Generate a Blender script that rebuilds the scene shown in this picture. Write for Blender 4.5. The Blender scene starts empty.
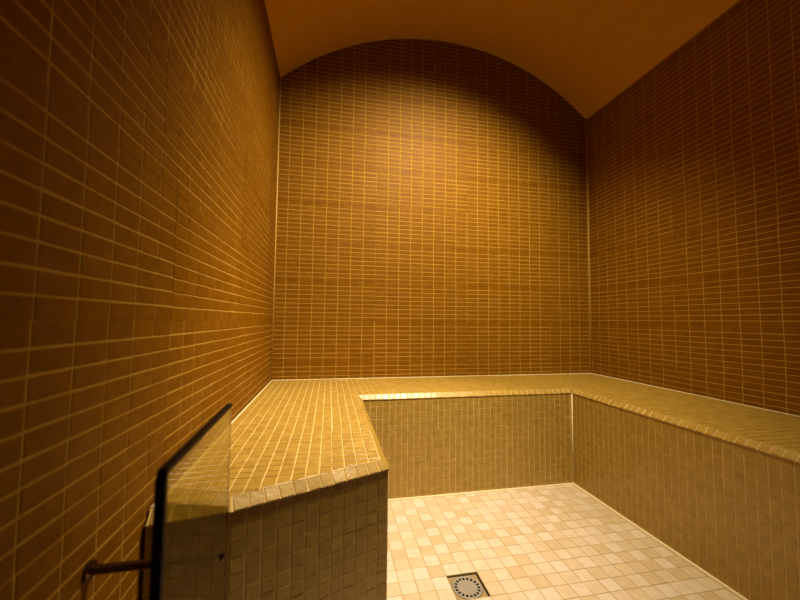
import bpy, math, random
from mathutils import Vector, Matrix

random.seed(11)
V = Vector
C = bpy.context.scene.collection

# ------------------------------------------------------------------ room size
W = 1.8488            # room width
HB = 0.43             # bench height
ZS = 2.0186           # springing height of the vault
RISE = 0.357          # rise of the vault
DB, DL, DR = 0.4213, 0.4195, 0.4541   # bench depths
Y0 = -2.45            # front end of the walls
RAD = (W * W / 4 + RISE * RISE) / (2 * RISE)
ENDL, ENDM, ENDR = -1.2435, -1.2235, -1.100   # skewed end of the left bench (at wall, behind the glass, at aisle)
RB_END = -2.20                        # end of the right bench


def arch_z(x):
    return ZS + math.sqrt(max(RAD * RAD - (x - W / 2) ** 2, 0)) - (RAD - RISE)


# ------------------------------------------------------------------ materials
def new_mat(name):
    m = bpy.data.materials.new(name)
    m.use_nodes = True
    nt = m.node_tree
    b = nt.nodes['Principled BSDF']
    return m, nt, b


def ramp(nt, fac, stops):
    r = nt.nodes.new('ShaderNodeValToRGB')
    els = r.color_ramp.elements
    while len(els) < len(stops):
        els.new(0.5)
    for e, (p, c) in zip(els, stops):
        e.position = p
        e.color = (*c, 1)
    nt.links.new(fac, r.inputs[0])
    return r.outputs[0]


def mixcol(nt, mode, fac, a, b):
    n = nt.nodes.new('ShaderNodeMix')
    n.data_type = 'RGBA'
    n.blend_type = mode
    if isinstance(fac, float):
        n.inputs[0].default_value = fac
    else:
        nt.links.new(fac, n.inputs[0])
    nt.links.new(a, n.inputs[6])
    nt.links.new(b, n.inputs[7])
    return n.outputs[2]


def noise(nt, scale, detail=3, rough=0.55):
    tc = nt.nodes.new('ShaderNodeTexCoord')
    n = nt.nodes.new('ShaderNodeTexNoise')
    n.inputs['Scale'].default_value = scale
    n.inputs['Detail'].default_value = detail
    n.inputs['Roughness'].default_value = rough
    nt.links.new(tc.outputs['Object'], n.inputs['Vector'])
    return n.outputs['Fac']


def bump(nt, b, h, dist, strength=1.0):
    n = nt.nodes.new('ShaderNodeBump')
    n.inputs['Distance'].default_value = dist
    n.inputs['Strength'].default_value = strength
    nt.links.new(h, n.inputs['Height'])
    nt.links.new(n.outputs[0], b.inputs['Normal'])


def tile_mat(name, stops, rough, spec, bscale=60, bdist=0.0006, mottle=0.25, attr=None):
    """glazed / stone mosaic: each tile has its own tone plus a fine mottle"""
    m, nt, b = new_mat(name)
    if attr:
        g = nt.nodes.new('ShaderNodeAttribute')
        g.attribute_name = attr
        f = g.outputs['Fac']
    else:
        g = nt.nodes.new('ShaderNodeNewGeometry')
        f = g.outputs['Random Per Island']
    c = ramp(nt, f, stops)
    n1 = noise(nt, 45, 4)
    mc = ramp(nt, n1, [(0.3, (1 - mottle,) * 3), (0.7, (1.0,) * 3)])
    c = mixcol(nt, 'MULTIPLY', 1.0, c, mc)
    nt.links.new(c, b.inputs['Base Color'])
    b.inputs['Roughness'].default_value = rough
    b.inputs['Specular IOR Level'].default_value = spec
    bump(nt, b, noise(nt, bscale, 3), bdist)
    return m


def plain_mat(name, col, rough, spec=0.4, nscale=80, bdist=0.0005, metal=0.0, var=0.15):
    m, nt, b = new_mat(name)
    n1 = noise(nt, nscale, 4)
    c = ramp(nt, n1, [(0.3, tuple(v * (1 - var) for v in col)), (0.7, col)])
    nt.links.new(c, b.inputs['Base Color'])
    b.inputs['Roughness'].default_value = rough
    b.inputs['Specular IOR Level'].default_value = spec
    b.inputs['Metallic'].default_value = metal
    bump(nt, b, n1, bdist)
    return m


M = {}
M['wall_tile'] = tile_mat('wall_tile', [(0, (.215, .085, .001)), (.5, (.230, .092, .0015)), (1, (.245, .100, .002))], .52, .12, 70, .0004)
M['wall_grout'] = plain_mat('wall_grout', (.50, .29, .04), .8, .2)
M['bench_tile'] = tile_mat('bench_tile', [(0, (.385, .240, .040)), (.5, (.405, .256, .045)), (1, (.425, .273, .052))], .34, .5, 90, .0006)
M['bench_grout'] = plain_mat('bench_grout', (.68, .49, .20), .8, .2)
M['floor_tile'] = tile_mat('floor_tile', [(0, (.54, .415, .26)), (.45, (.60, .485, .35)), (1, (.65, .555, .47))], .42, .35, 55, .0006, .14, 'tone')
M['floor_grout'] = plain_mat('floor_grout', (.44, .32, .14), .8, .2)
M['plaster'] = plain_mat('ceiling_plaster', (.62, .32, .012), .75, .25, 14, .0012, 0, .07)
M['seal'] = plain_mat('cream_sealant', (.74, .60, .36), .5, .4)
M['wall_seal'] = plain_mat('amber_sealant', (.62, .38, .10), .5, .4)
M['steel'] = plain_mat('brushed_steel', (.34, .315, .28), .42, .5, 160, .0002, .25, .15)
M['hole'] = plain_mat('drain_pit', (.012, .009, .006), .7, .2)
M['plate'] = plain_mat('drain_surround', (.30, .22, .11), .5, .4)
M['edge'] = plain_mat('dark_glass_edge', (.010, .005, .003), .55, .2)  # darkness from reflection inside the glass edge, put into the colour
M['pin'] = plain_mat('dark_metal', (.14, .08, .035), .3, .5, 120, .0002, 1.0)


def glass_mat():
    m, nt, b = new_mat('amber_glass')
    b.inputs['Base Color'].default_value = (.55, .50, .17, 1)
    b.inputs['Roughness'].default_value = 0.03
    b.inputs['IOR'].default_value = 1.48
    b.inputs['Transmission Weight'].default_value = 1.0
    return m


M['glass'] = glass_mat()


# ------------------------------------------------------------------ mesh builder
class MB:
    def __init__(self, mats):
        self.v, self.f, self.m, self.t = [], [], [], []
        self.mats = mats

    def face(self, idx, mi=0, tone=0.5):
        self.f.append(idx); self.m.append(mi); self.t.append(tone)

    def poly(self, pts, mi=0):
        i = len(self.v)
        self.v += [tuple(p) for p in pts]
        self.face(list(range(i, i + len(pts))), mi)

    def prism(self, pts, ext, mi=0):
        """solid: polygon pts pushed along the vector ext"""
        pts = [V(p) for p in pts]; ext = V(ext)
        nrm = V((0, 0, 0))
        for a, b in zip(pts, pts[1:] + pts[:1]):
            nrm += a.cross(b)
        if nrm.dot(ext) > 0:
            pts = pts[::-1]
        n = len(pts); i = len(self.v)
        self.v += [tuple(p) for p in pts] + [tuple(p + ext) for p in pts]
        self.face(list(range(i, i + n)), mi)
        self.face([i + n + k for k in reversed(range(n))], mi)
        for k in range(n):
            k2 = (k + 1) % n
            self.face([i + k2, i + k, i + n + k, i + n + k2], mi)

    def box(self, a, b, mi=0):
        (x0, y0, z0), (x1, y1, z1) = a, b
        self.prism([(x0, y0, z0), (x1, y0, z0), (x1, y1, z0), (x0, y1, z0)], (0, 0, z1 - z0), mi)

    def tube(self, path, r, seg=12, mi=0, cap=True):
        path = [V(p) for p in path]
        rings = []
        for k, p in enumerate(path):
            d = (path[min(k + 1, len(path) - 1)] - path[max(k - 1, 0)]).normalized()
            a = d.orthogonal().normalized() if k == 0 else (a - d * a.dot(d)).normalized()
            b = d.cross(a)
            i = len(self.v); rings.append(i)
            self.v += [tuple(p + (a * math.cos(t) + b * math.sin(t)) * r) for t in [2 * math.pi * j / seg for j in range(seg)]]
        for i, j in zip(rings, rings[1:]):
            for k in range(seg):
                k2 = (k + 1) % seg
                self.face([i + k, i + k2, j + k2, j + k], mi)
        if cap:
            self.face([rings[0] + k for k in reversed(range(seg))], mi)
            self.face([rings[-1] + k for k in range(seg)], mi)

    def lathe(self, prof, org, axis=(0, 0, 1), seg=36, mi=0):
        org = V(org); ax = V(axis).normalized()
        a = ax.orthogonal().normalized(); b = ax.cross(a)
        rings = []
        for r, h in prof:
            i = len(self.v); rings.append(i)
            self.v += [tuple(org + ax * h + (a * math.cos(t) + b * math.sin(t)) * r) for t in [2 * math.pi * j / seg for j in range(seg)]]
        for i, j in zip(rings, rings[1:]):
            for k in range(seg):
                k2 = (k + 1) % seg
                self.face([i + k, i + k2, j + k2, j + k], mi)
        self.face([rings[0] + k for k in reversed(range(seg))], mi)
        self.face([rings[-1] + k for k in range(seg)], mi)

    def turn(self, c, ang):
        R = Matrix.Rotation(ang, 3, 'Z')
        self.v = [tuple(R @ (V(p) - c) + c) for p in self.v]

    def build(self, name, parent=None, smooth=False):
        me = bpy.data.meshes.new(name)
        me.from_pydata(self.v, [], self.f)
        for m in self.mats:
            me.materials.append(m)
        me.polygons.foreach_set('material_index', self.m)
        at = me.attributes.new('tone', 'FLOAT', 'FACE')
        at.data.foreach_set('value', self.t)
        if smooth:
            me.polygons.foreach_set('use_smooth', [True] * len(self.f))
        me.update()
        o = bpy.data.objects.new(name, me)
        C.objects.link(o)
        if parent:
            o.parent = parent
            o.matrix_parent_inverse = Matrix.Translation(-parent.location)
        return o


def struct(o):
    o['kind'] = 'structure'
    return o


def thing(name, label, cat, loc=(0, 0, 0)):
    o = bpy.data.objects.new(name, None)
    C.objects.link(o)
    o.location = loc
    o.empty_display_size = .1
    o['label'] = label
    o['category'] = cat
    return o


# ------------------------------------------------------------------ mosaic
def clip_half(poly, n, c):
    out = []
    for a, b in zip(poly, poly[1:] + poly[:1]):
        da = a[0] * n[0] + a[1] * n[1] - c
        db = b[0] * n[0] + b[1] * n[1] - c
        if da <= 0:
            out.append(a)
        if (da < 0 < db) or (db < 0 < da):
            t = da / (da - db)
            out.append((a[0] + (b[0] - a[0]) * t, a[1] + (b[1] - a[1]) * t))
    return out


def edges_ccw(poly):
    out = []
    for a, b in zip(poly, poly[1:] + poly[:1]):
        dx, dy = b[0] - a[0], b[1] - a[1]
        l = math.hypot(dx, dy)
        if l < 1e-7:
            continue
        nx, ny = dy / l, -dx / l
        out.append(((nx, ny), nx * a[0] + ny * a[1]))
    return out


def area(poly):
    return .5 * sum(a[0] * b[1] - b[0] * a[1] for a, b in zip(poly, poly[1:] + poly[:1]))


def inset(poly, d):
    """shrink a convex CCW polygon vertex by vertex"""
    n = len(poly); out = []
    for k in range(n):
        p0, p1, p2 = poly[k - 1], poly[k], poly[(k + 1) % n]
        e1 = (p1[0] - p0[0], p1[1] - p0[1]); e2 = (p2[0] - p1[0], p2[1] - p1[1])
        l1 = math.hypot(*e1) or 1e-9; l2 = math.hypot(*e2) or 1e-9
        n1 = (-e1[1] / l1, e1[0] / l1); n2 = (-e2[1] / l2, e2[0] / l2)
        k_ = 1 + n1[0] * n2[0] + n1[1] * n2[1]
        k_ = max(k_, .3)
        out.append((p1[0] + d * (n1[0] + n2[0]) / k_, p1[1] + d * (n1[1] + n2[1]) / k_))
    return out


def mosaic(mb, org, u, poly, n, pu, pv, gu, gv, phu=0, phv=0, h=.002, bev=.0012, margin=.0015,
           mi=0, tilt=.004, jit=.0004, sheet=None, tone=None, skip=None, drop=0.0):
    """lay separate bevelled tiles over the convex region poly (in u,v) of the plane through org"""
    org = V(org); u = V(u).normalized(); n = V(n).normalized(); v = n.cross(u)
    if area(poly) < 0:
        poly = poly[::-1]
    es = edges_ccw(poly)
    us = [p[0] for p in poly]; vs = [p[1] for p in poly]
    i0, i1 = math.floor((min(us) - phu) / pu) - 1, math.ceil((max(us) - phu) / pu) + 1
    j0, j1 = math.floor((min(vs) - phv) / pv) - 1, math.ceil((max(vs) - phv) / pv) + 1
    shd = {}
    for i in range(i0, i1):
        for j in range(j0, j1):
            a, b = phu + i * pu, phv + j * pv
            su = sv = 0; so = (0, 0, 0, 0, 0)
            if sheet:
                k = ((i - sheet[2]) // sheet[0], (j - sheet[3]) // sheet[1])
                if k not in shd:
                    q = sheet[4]
                    shd[k] = (random.uniform(-q, q), random.uniform(-q, q), random.uniform(-.0012, .0012), random.uniform(-.0010, .0010), random.uniform(-.08, .08))
                so = shd[k]
                su = (i - sheet[2]) % sheet[0] - sheet[0] / 2 + .5
                sv = (j - sheet[3]) % sheet[1] - sheet[1] / 2 + .5
            if skip and skip(a + pu / 2, b + pv / 2):
                continue
            dx, dy = so[2] + random.uniform(-jit, jit), so[3] + random.uniform(-jit, jit)
            cell = [(a + gu / 2 + dx, b + gv / 2 + dy), (a + pu - gu / 2 + dx, b + gv / 2 + dy),
                    (a + pu - gu / 2 + dx, b + pv - gv / 2 + dy), (a + gu / 2 + dx, b + pv - gv / 2 + dy)]
            if sheet and len(sheet) > 5:          # neighbouring sheets almost touch
                if (j - sheet[3]) % sheet[1] == sheet[1] - 1:
                    cell = cell[:2] + [(p[0], p[1] + .0019) for p in cell[2:]]
                if (i - sheet[2]) % sheet[0] == sheet[0] - 1:
                    cell = [cell[0], (cell[1][0] + .0014, cell[1][1]), (cell[2][0] + .0014, cell[2][1]), cell[3]]
            for nn, c in es:
                cell = clip_half(cell, nn, c - margin)
                if len(cell) < 3:
                    break
            if len(cell) < 3 or area(cell) < 1.2e-5:
                continue
            # drop duplicate corners
            cc = []
            for p in cell:
                if not cc or math.hypot(p[0] - cc[-1][0], p[1] - cc[-1][1]) > 4e-4:
                    cc.append(p)
            if len(cc) > 2 and math.hypot(cc[0][0] - cc[-1][0], cc[0][1] - cc[-1][1]) < 4e-4:
                cc.pop()
            if len(cc) < 3 or area(cc) < 1.2e-5:
                continue
            cell = cc
            cu = sum(p[0] for p in cell) / len(cell); cv = sum(p[1] for p in cell) / len(cell)
            ta, tb = random.gauss(0, tilt), random.gauss(0, tilt)
            off = so[0] * su * pu + so[1] * sv * pv + random.uniform(-.00015, .00015)
            bv = min(bev, .25 * math.sqrt(area(cell)))
            top = inset(cell, bv)
            if area(top) <= 0:
                continue
            k = len(cell); s = len(mb.v)

            def P(p, hh):
                w = hh + off + (ta + so[0]) * (p[0] - cu) + (tb + so[1]) * (p[1] - cv)
                return tuple(org + u * p[0] + v * p[1] + n * w)
            mb.v += [P(p, -.002) for p in cell] + [P(p, h - bv * .6) for p in cell] + [P(p, h) for p in top]
            t = tone(i, j) if tone else .5
            for q in range(k):
                q2 = (q + 1) % k
                mb.face([s + q, s + q2, s + k + q2, s + k + q], mi, t)
                mb.face([s + k + q, s + k + q2, s + 2 * k + q2, s + 2 * k + q], mi, t)
            mb.face([s + 2 * k + q for q in range(k)], mi, t)


WH = .0008  # relief of the wall tiles
T = .12   # thickness of the shell
TH = .002  # tile thickness proud of the grout
PU, PV = .0660, .02333
PH_Z = .728
SHEET = (8, 9, 0, 0, .0045)


def wall_mosaic(mb, org, u, poly, n, phu, sheet_u, PU=PU, PV=PV, PH_Z=PH_Z):
    mosaic(mb, org, u, poly, n, PU, PV, .0030, .0036, phu, PH_Z, WH, .0004, .0022, 0, .0022, .0003,
           (8, 9, sheet_u, 0, .0018, True))


# ---- back wall (grout bed lies TH behind y = 0)
arc = [(W * k / 40, arch_z(W * k / 40)) for k in range(41)]
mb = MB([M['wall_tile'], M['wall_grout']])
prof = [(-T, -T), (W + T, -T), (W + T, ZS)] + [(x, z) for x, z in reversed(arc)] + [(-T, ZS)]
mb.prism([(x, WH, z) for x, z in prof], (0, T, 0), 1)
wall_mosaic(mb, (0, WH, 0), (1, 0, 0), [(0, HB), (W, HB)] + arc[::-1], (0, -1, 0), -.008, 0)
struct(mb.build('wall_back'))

# ---- left wall (faces +x); u runs towards the back
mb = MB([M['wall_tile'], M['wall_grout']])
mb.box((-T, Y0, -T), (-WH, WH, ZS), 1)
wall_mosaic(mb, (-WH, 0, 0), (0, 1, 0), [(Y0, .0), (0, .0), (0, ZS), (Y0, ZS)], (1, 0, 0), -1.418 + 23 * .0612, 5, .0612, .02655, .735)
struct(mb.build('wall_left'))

# ---- right wall (faces -x); u runs towards the front
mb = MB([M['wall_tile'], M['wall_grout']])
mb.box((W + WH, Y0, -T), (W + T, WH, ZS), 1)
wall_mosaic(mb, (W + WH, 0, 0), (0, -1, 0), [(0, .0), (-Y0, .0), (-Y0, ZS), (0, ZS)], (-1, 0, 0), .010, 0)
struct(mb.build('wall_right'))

# ---- barrel vault
mb = MB([M['plaster']])
outer = [(x + (x - W / 2) / RAD * .1, z + .1) for x, z in arc]
i = len(mb.v)
n = len(arc)
prof = arc + outer[::-1]
mb.prism([(x, TH, z) for x, z in prof], (0, Y0 - TH, 0), 0)
struct(mb.build('ceiling'))

# ---- floor: stone mosaic in two tones, drain left out
FP, FX, FY = .0470, .633, -.8695
DX0, DX1, DY1, DY0 = FX, FX + 2 * FP, FY, FY - 2 * FP


def floor_tone(i, j):
    r = random.random()
    if (i + j) % 2 == 0:
        return .72 + .28 * random.random() if r < .68 else .3 + .3 * random.random()
    return .05 + .4 * random.random() if r < .75 else .45 + .4 * random.random()


def in_drain(x, y):
    y = -y
    return DX0 < x < DX1 and DY0 < y < DY1


mb = MB([M['floor_tile'], M['floor_grout']])
zg = -.0012
for a, b in (((-T, Y0), (DX0, T)), ((DX1, Y0), (W + T, T)), ((DX0, DY1), (DX1, T)), ((DX0, Y0), (DX1, DY0))):
    mb.box((a[0], a[1], -T), (b[0], b[1], zg), 1)
mb.box((DX0, DY0, -T), (DX1, DY1, -.06), 1)
# u = +x, v = n x u = +y
mosaic(mb, (0, 0, zg), (1, 0, 0), [(0, Y0), (W, Y0), (W, 0), (0, 0)], (0, 0, 1), FP, FP, .0022, .0022,
       FX, FY, .0012, .0008, .001, 0, .004, .0004, None, floor_tone,
       lambda x, y: DX0 < x < DX1 and DY0 < y < DY1)
struct(mb.build('floor'))

# ---- sealant lines in the corners
def bead(name, path, r, mat):
    mb = MB([mat])
    mb.tube(path, r, 10)
    return struct(mb.build(name, None, True))


bead('trim_1', [(.001, -.001, HB), (.001, -.001, ZS + .002)], .0042, M['wall_seal'])
bead('trim_2', [(W - .001, -.001, HB), (W - .001, -.001, ZS + .002)], .0042, M['wall_seal'])
bead('trim_3', [(x, -.001, z - .001) for x, z in arc], .0030, M['wall_seal'])

# ------------------------------------------------------------------ bench
bench = thing('tiled_bench', 'built-in U-shaped bench covered in small ochre square mosaic tiles along three walls', 'bench', (W / 2, -DB / 2, 0))
BP = .0265
CH = .018
OV = .003             # nosing overhang
XR = W - DR
# plan of the riser line, walked from the left wall round to the right end
path = [V((.0055, ENDL)), V((.126, ENDM)), V((DL, ENDR)), V((DL, -DB)), V((XR, -DB)), V((XR, RB_END))]


def offset_path(pts, d):
    """d > 0 moves towards the bench body (left of the walking direction)"""
    out = []
    for k in range(len(pts)):
        ds = []
        if k > 0:
            ds.append((pts[k] - pts[k - 1]).normalized())
        if k < len(pts) - 1:
            ds.append((pts[k + 1] - pts[k]).normalized())
        ns = [V((-q.y, q.x)) for q in ds]
        if len(ns) == 1:
            out.append(pts[k] + ns[0] * d)
        else:
            out.append(pts[k] + (ns[0] + ns[1]) * (d / (1 + ns[0].dot(ns[1]))))
    out[0] = V((pts[0].x, out[0].y))
    return out


inner = offset_path(path, CH - OV)       # where the flat seat begins
outr = offset_path(path, -OV)            # outer lip of the nosing
bed = offset_path(path, .0008)              # grout plane of the risers
# seat: grout bed + tiles
mb = MB([M['bench_tile'], M['bench_grout']])
zt = HB - TH
yw = inner[0].y
regs = [[(.002, inner[3].y), (.002, -.002), (W - .002, -.002), (W - .002, inner[4].y)],
        [(.002, yw), (.002, inner[3].y), (inner[3].x, inner[3].y), (inner[2].x, inner[2].y), (inner[1].x, inner[1].y)],
        [(inner[4].x, RB_END), (inner[4].x, inner[4].y), (W - .002, inner[4].y), (W - .002, RB_END)]]
for rg in regs:
    mb.prism([(x, y, zt - .05) for x, y in rg], (0, 0, .05), 1)
mosaic(mb, (0, 0, zt), (1, 0, 0), regs[0], (0, 0, 1), BP, BP, .0026, .0022, .006, .003, TH, .0011, .0012, 0, .010, .0004, (11, 11, 0, 0, .003))
mosaic(mb, (0, 0, zt), (1, 0, 0), regs[1], (0, 0, 1), BP, BP, .0027, .0022, .006, .003, TH, .0011, .0006, 0, .010, .0004, (11, 11, 0, 0, .003))
mosaic(mb, (0, 0, zt), (1, 0, 0), regs[2], (0, 0, 1), BP, BP, .0026, .0022, .006, .003, TH, .0011, .0006, 0, .010, .0004, (11, 11, 0, 0, .003))
mb.build('seat', bench)

# risers: one per run
for k in range(len(path) - 1):
    mb = MB([M['bench_tile'], M['bench_grout']])
    a, b = bed[k], bed[k + 1]
    d = (b - a).normalized(); L = (b - a).length
    nin = V((-d.y, d.x, 0))
    top = HB - CH - .001
    A, B = V((a.x, a.y, 0)), V((b.x, b.y, 0))
    mb.prism([A, B, B + V((0, 0, top)), A + V((0, 0, top))], nin * .03, 1)
    mosaic(mb, A, (d.x, d.y, 0), [(0, 0.004), (L, 0.004), (L, top), (0, top)], -nin, BP, BP, .0024, .0022,
           (L % BP) / 2 if k > 1 else L % BP, top - 16 * BP, .0008, .0005, .0008, 0, .005, .0004, (12, 5, 0, 1, .0012))
    mb.build('riser', bench)

# nosing: one slanted course of tiles, mitred at the corners
mb = MB([M['bench_tile'], M['bench_grout']])
zlo = HB - CH
for k in range(len(path) - 1):
    a, b, c, d_ = outr[k], outr[k + 1], inner[k + 1], inner[k]
    A, B, Cc, D = V((a.x, a.y, zlo)), V((b.x, b.y, zlo)), V((c.x, c.y, HB)), V((d_.x, d_.y, HB))
    u = (B - A).normalized()
    n = u.cross(D - A).normalized()
    if n.z < 0:
        n = -n
    v = n.cross(u)
    bd = n * -.0012
    mb.prism([p + bd for p in (A, B, Cc, D)], n * -.012, 1)
    pl = [((p - A).dot(u), (p - A).dot(v)) for p in (A, B, Cc, D)]
    w = max(q[1] for q in pl)
    mosaic(mb, A + bd, u, pl, n, BP, w + .004, .0022, .0014, .004, -.0022, .0012, .0010, .0003, 0, .022, .0004)
mb.build('nosing', bench)

# sealant line along the foot of the risers, in the inner corner and along the walls
mb = MB([M['seal']])
fp = offset_path(path, -.001)
mb.tube([(p.x, p.y, .001) for p in fp], .0062, 10)
mb.build('foot_sealant', bench, True)
mb = MB([M['seal']])
mb.tube([(XR + .0005, -DB + .0005, .0), (XR + .0005, -DB + .0005, HB - CH)], .0042, 10)
mb.build('corner_sealant', bench, True)
mb = MB([M['seal']])
mb.tube([(.0052, yw + .004, HB - .001), (.0052, -.0052, HB - .001), (W - .0052, -.0052, HB - .001), (W - .0052, RB_END, HB - .001)], .0036, 10)
mb.build('wall_sealant', bench, True)

# ------------------------------------------------------------------ floor drain
dcx, dcy = (DX0 + DX1) / 2, (DY0 + DY1) / 2
drain = thing('floor_drain', 'round grey metal drain grate in a square recess of the pale tiled floor', 'drain', (dcx, dcy, -.058))
hs = FP - .0005
mb = MB([M['hole']])
mb.box((dcx - hs, dcy - hs, -.0585), (dcx + hs, dcy + hs, -.050))
for sx, sy in ((1, 0), (-1, 0), (0, 1), (0, -1)):
    if sx:
        mb.box((min(dcx + sx * hs, dcx + sx * (hs - .004)), dcy - hs, -.055), (max(dcx + sx * hs, dcx + sx * (hs - .004)), dcy + hs, -.006))
    else:
        mb.box((dcx - hs, min(dcy + sy * hs, dcy + sy * (hs - .004)), -.055), (dcx + hs, max(dcy + sy * hs, dcy + sy * (hs - .004)), -.006))
mb.build('pit', drain)
# square plate with a round opening, narrower than the recess so a dark gap stays at back and right
mb = MB([M['plate']])
R1 = .0435
px0, px1, py0, py1 = dcx - hs + .001, dcx + hs - .0052, dcy - hs + .001, dcy + hs - .0052
pcx, pcy = (px0 + px1) / 2, (py0 + py1) / 2
hw = (px1 - px0) / 2
R1 = hw - .0005
N = 48
s = len(mb.v)
for z in (-.0035, -.012):
    for k in range(N):
        t = 2 * math.pi * k / N
        c_, s_ = math.cos(t), math.sin(t)
        m_ = hw / max(abs(c_), abs(s_))
        mb.v.append((pcx + c_ * m_, pcy + s_ * m_, z))
    for k in range(N):
        t = 2 * math.pi * k / N
        mb.v.append((pcx + math.cos(t) * R1, pcy + math.sin(t) * R1, z))
for k in range(N):
    k2 = (k + 1) % N
    o1, o2, o3, o4 = s, s + N, s + 2 * N, s + 3 * N
    mb.face([o1 + k, o1 + k2, o2 + k2, o2 + k])
    mb.face([o2 + k, o2 + k2, o4 + k2, o4 + k])
    mb.face([o1 + k2, o1 + k, o3 + k, o3 + k2])
    mb.face([o3 + k2, o3 + k, o4 + k, o4 + k2])
mb.build('plate', drain)
# grate: dished disc with a ring of 18 real openings
mb = MB([M['steel']])
NH = 18
SUB = 5
NN = NH * SUB
RG = R1 - .0012
prof = [(.000, -.0030), (.012, -.0030), (.0280, -.0030), (.0362, -.0027), (RG - .0022, -.0021), (RG, -.0026), (RG, -.008)]
prof_b = [(.0275, -.0055), (.0345, -.0055)]
rings = []
for r, z in prof[1:]:
    rings.append(len(mb.v))
    for k in range(NN):
        t = 2 * math.pi * (k + .5) / NN
        mb.v.append((pcx + r * math.cos(t), pcy + r * math.sin(t), z))
ctr = len(mb.v)
mb.v.append((pcx, pcy, -.0030))
for k in range(NN):
    k2 = (k + 1) % NN
    mb.face([ctr, rings[0] + k, rings[0] + k2])
    for q in range(len(rings) - 1):
        if q == 1 and (k % SUB) in (0, 1, 2):
            continue
        mb.face([rings[q] + k, rings[q + 1] + k, rings[q + 1] + k2, rings[q] + k2])
# walls of the openings
for hcount in range(NH):
    k0 = hcount * SUB; k1 = k0 + 3
    loop = [rings[1] + k0 + q for q in range(4)] + [rings[2] + k0 + q for q in (3, 2, 1, 0)]
    low = []
    for idx in loop:
        x, y, z = mb.v[idx]
        low.append(len(mb.v)); mb.v.append((x, y, z - .003))
    for a in range(8):
        b = (a + 1) % 8
        mb.face([loop[a], loop[b], low[b], low[a]])
g = mb.build('grate', drain)
g['label'] = 'round grey metal grate with a ring of dark holes'

# ------------------------------------------------------------------ glass screen by the left wall
GX, GY0, GY1, GZ0, GZ1, GT = .1535, -1.573, -1.347, .060, .6195, .006
GC, GA = V((GX, (GY0 + GY1) / 2, 0)), math.radians(2.25)
glass = thing('glass_screen', 'low upright glass panel with dark edge standing off the left wall beside the bench end', 'glass panel', (GX, (GY0 + GY1) / 2, GZ0))
mb = MB([M['glass']])
mb.box((GX - GT / 2, GY0, GZ0), (GX + GT / 2, GY1, GZ1))
mb.turn(GC, GA)
mb.build('pane', glass)
mb = MB([M['edge']])  # added strip over the bare glass edge, carries its painted dark look
e = .0008
cr = .006
mb.prism([(GX - GT / 2 - e, GY0 - .002, GZ0), (GX - GT / 2 - e, GY0 - .002, GZ1 - cr), (GX - GT / 2 - e, GY0 + cr * .4, GZ1 + .0015), (GX - GT / 2 - e, GY1, GZ1 + .0015),
          (GX - GT / 2 - e, GY1, GZ1 - .0025), (GX - GT / 2 - e, GY0 + .0035, GZ1 - .0025), (GX - GT / 2 - e, GY0 + .0035, GZ0)], (GT + 2 * e, 0, 0))
mb.turn(GC, GA)
mb.build('edge_strip', glass)
ry, rz = -1.372, .430
rx = GX - (ry - GC.y) * math.tan(GA)
mb = MB([M['pin']])
mb.lathe([(.011, 0), (.011, .004), (.0055, .0055), (.0055, rx - GT / 2 - .001)], (0.0005, ry, rz), (1, 0, 0), 24)
so = mb.build('standoff', glass, False)
mb = MB([M['pin']])
mb.lathe([(.007, 0), (.007, .002), (.0055, .0035)], (rx + GT / 2, ry, rz), (1, 0, 0), 24)
mb.build('bolt_cap', so)

# ------------------------------------------------------------------ light: two recessed ceiling downlights, out of view above the aisle
def downlight(loc, aim, power, angle, blend, col, r=.045):
    ld = bpy.data.lights.new('downlight', 'SPOT')
    ld.energy = power
    ld.color = col
    ld.shadow_soft_size = r
    ld.spot_size = math.radians(angle)
    ld.spot_blend = blend
    lo = bpy.data.objects.new('downlight', ld)
    C.objects.link(lo)
    lo.location = loc
    lo.rotation_euler = (V(aim) - V(loc)).to_track_quat('-Z', 'Y').to_euler()


downlight((.80, -1.00, 2.30), (.38, -.62, 0), 185, 53, 1.0, (1.0, .78, .58))
downlight((.96, -1.10, 2.32), (.66, 0, .34), 262, 104, 1.0, (1.0, .82, .47))

w = bpy.data.worlds.new('World')
bpy.context.scene.world = w
w.use_nodes = True
w.node_tree.nodes['Background'].inputs[0].default_value = (1.0, .35, .08, 1)
w.node_tree.nodes['Background'].inputs[1].default_value = .004

# ------------------------------------------------------------------ camera
F, YAW, PITCH, ROLL = 351.6066, .19600, .0563, .0107
fw = V((math.sin(YAW) * math.cos(PITCH), math.cos(YAW) * math.cos(PITCH), math.sin(PITCH)))
rt = V((math.cos(YAW), -math.sin(YAW), 0))
up = rt.cross(fw)
r2 = rt * math.cos(ROLL) + up * math.sin(ROLL)
u2 = up * math.cos(ROLL) - rt * math.sin(ROLL)
cd = bpy.data.cameras.new('camera')
co = bpy.data.objects.new('camera', cd)
C.objects.link(co)
mw = Matrix((r2, u2, -fw)).transposed().to_4x4()
mw.translation = V((.2850, -1.8872, .7414))
co.matrix_world = mw
cd.sensor_fit = 'HORIZONTAL'
cd.sensor_width = 36
cd.lens = F / 800 * 36
cd.clip_start = .02
cd.dof.use_dof = True
cd.dof.focus_distance = 1.5
cd.dof.aperture_fstop = 4.0
S = bpy.context.scene
S.camera = co
S.view_settings.view_transform = 'Standard'
S.view_settings.look = 'None'
S.view_settings.exposure = 0.0
S.view_settings.gamma = 1.0
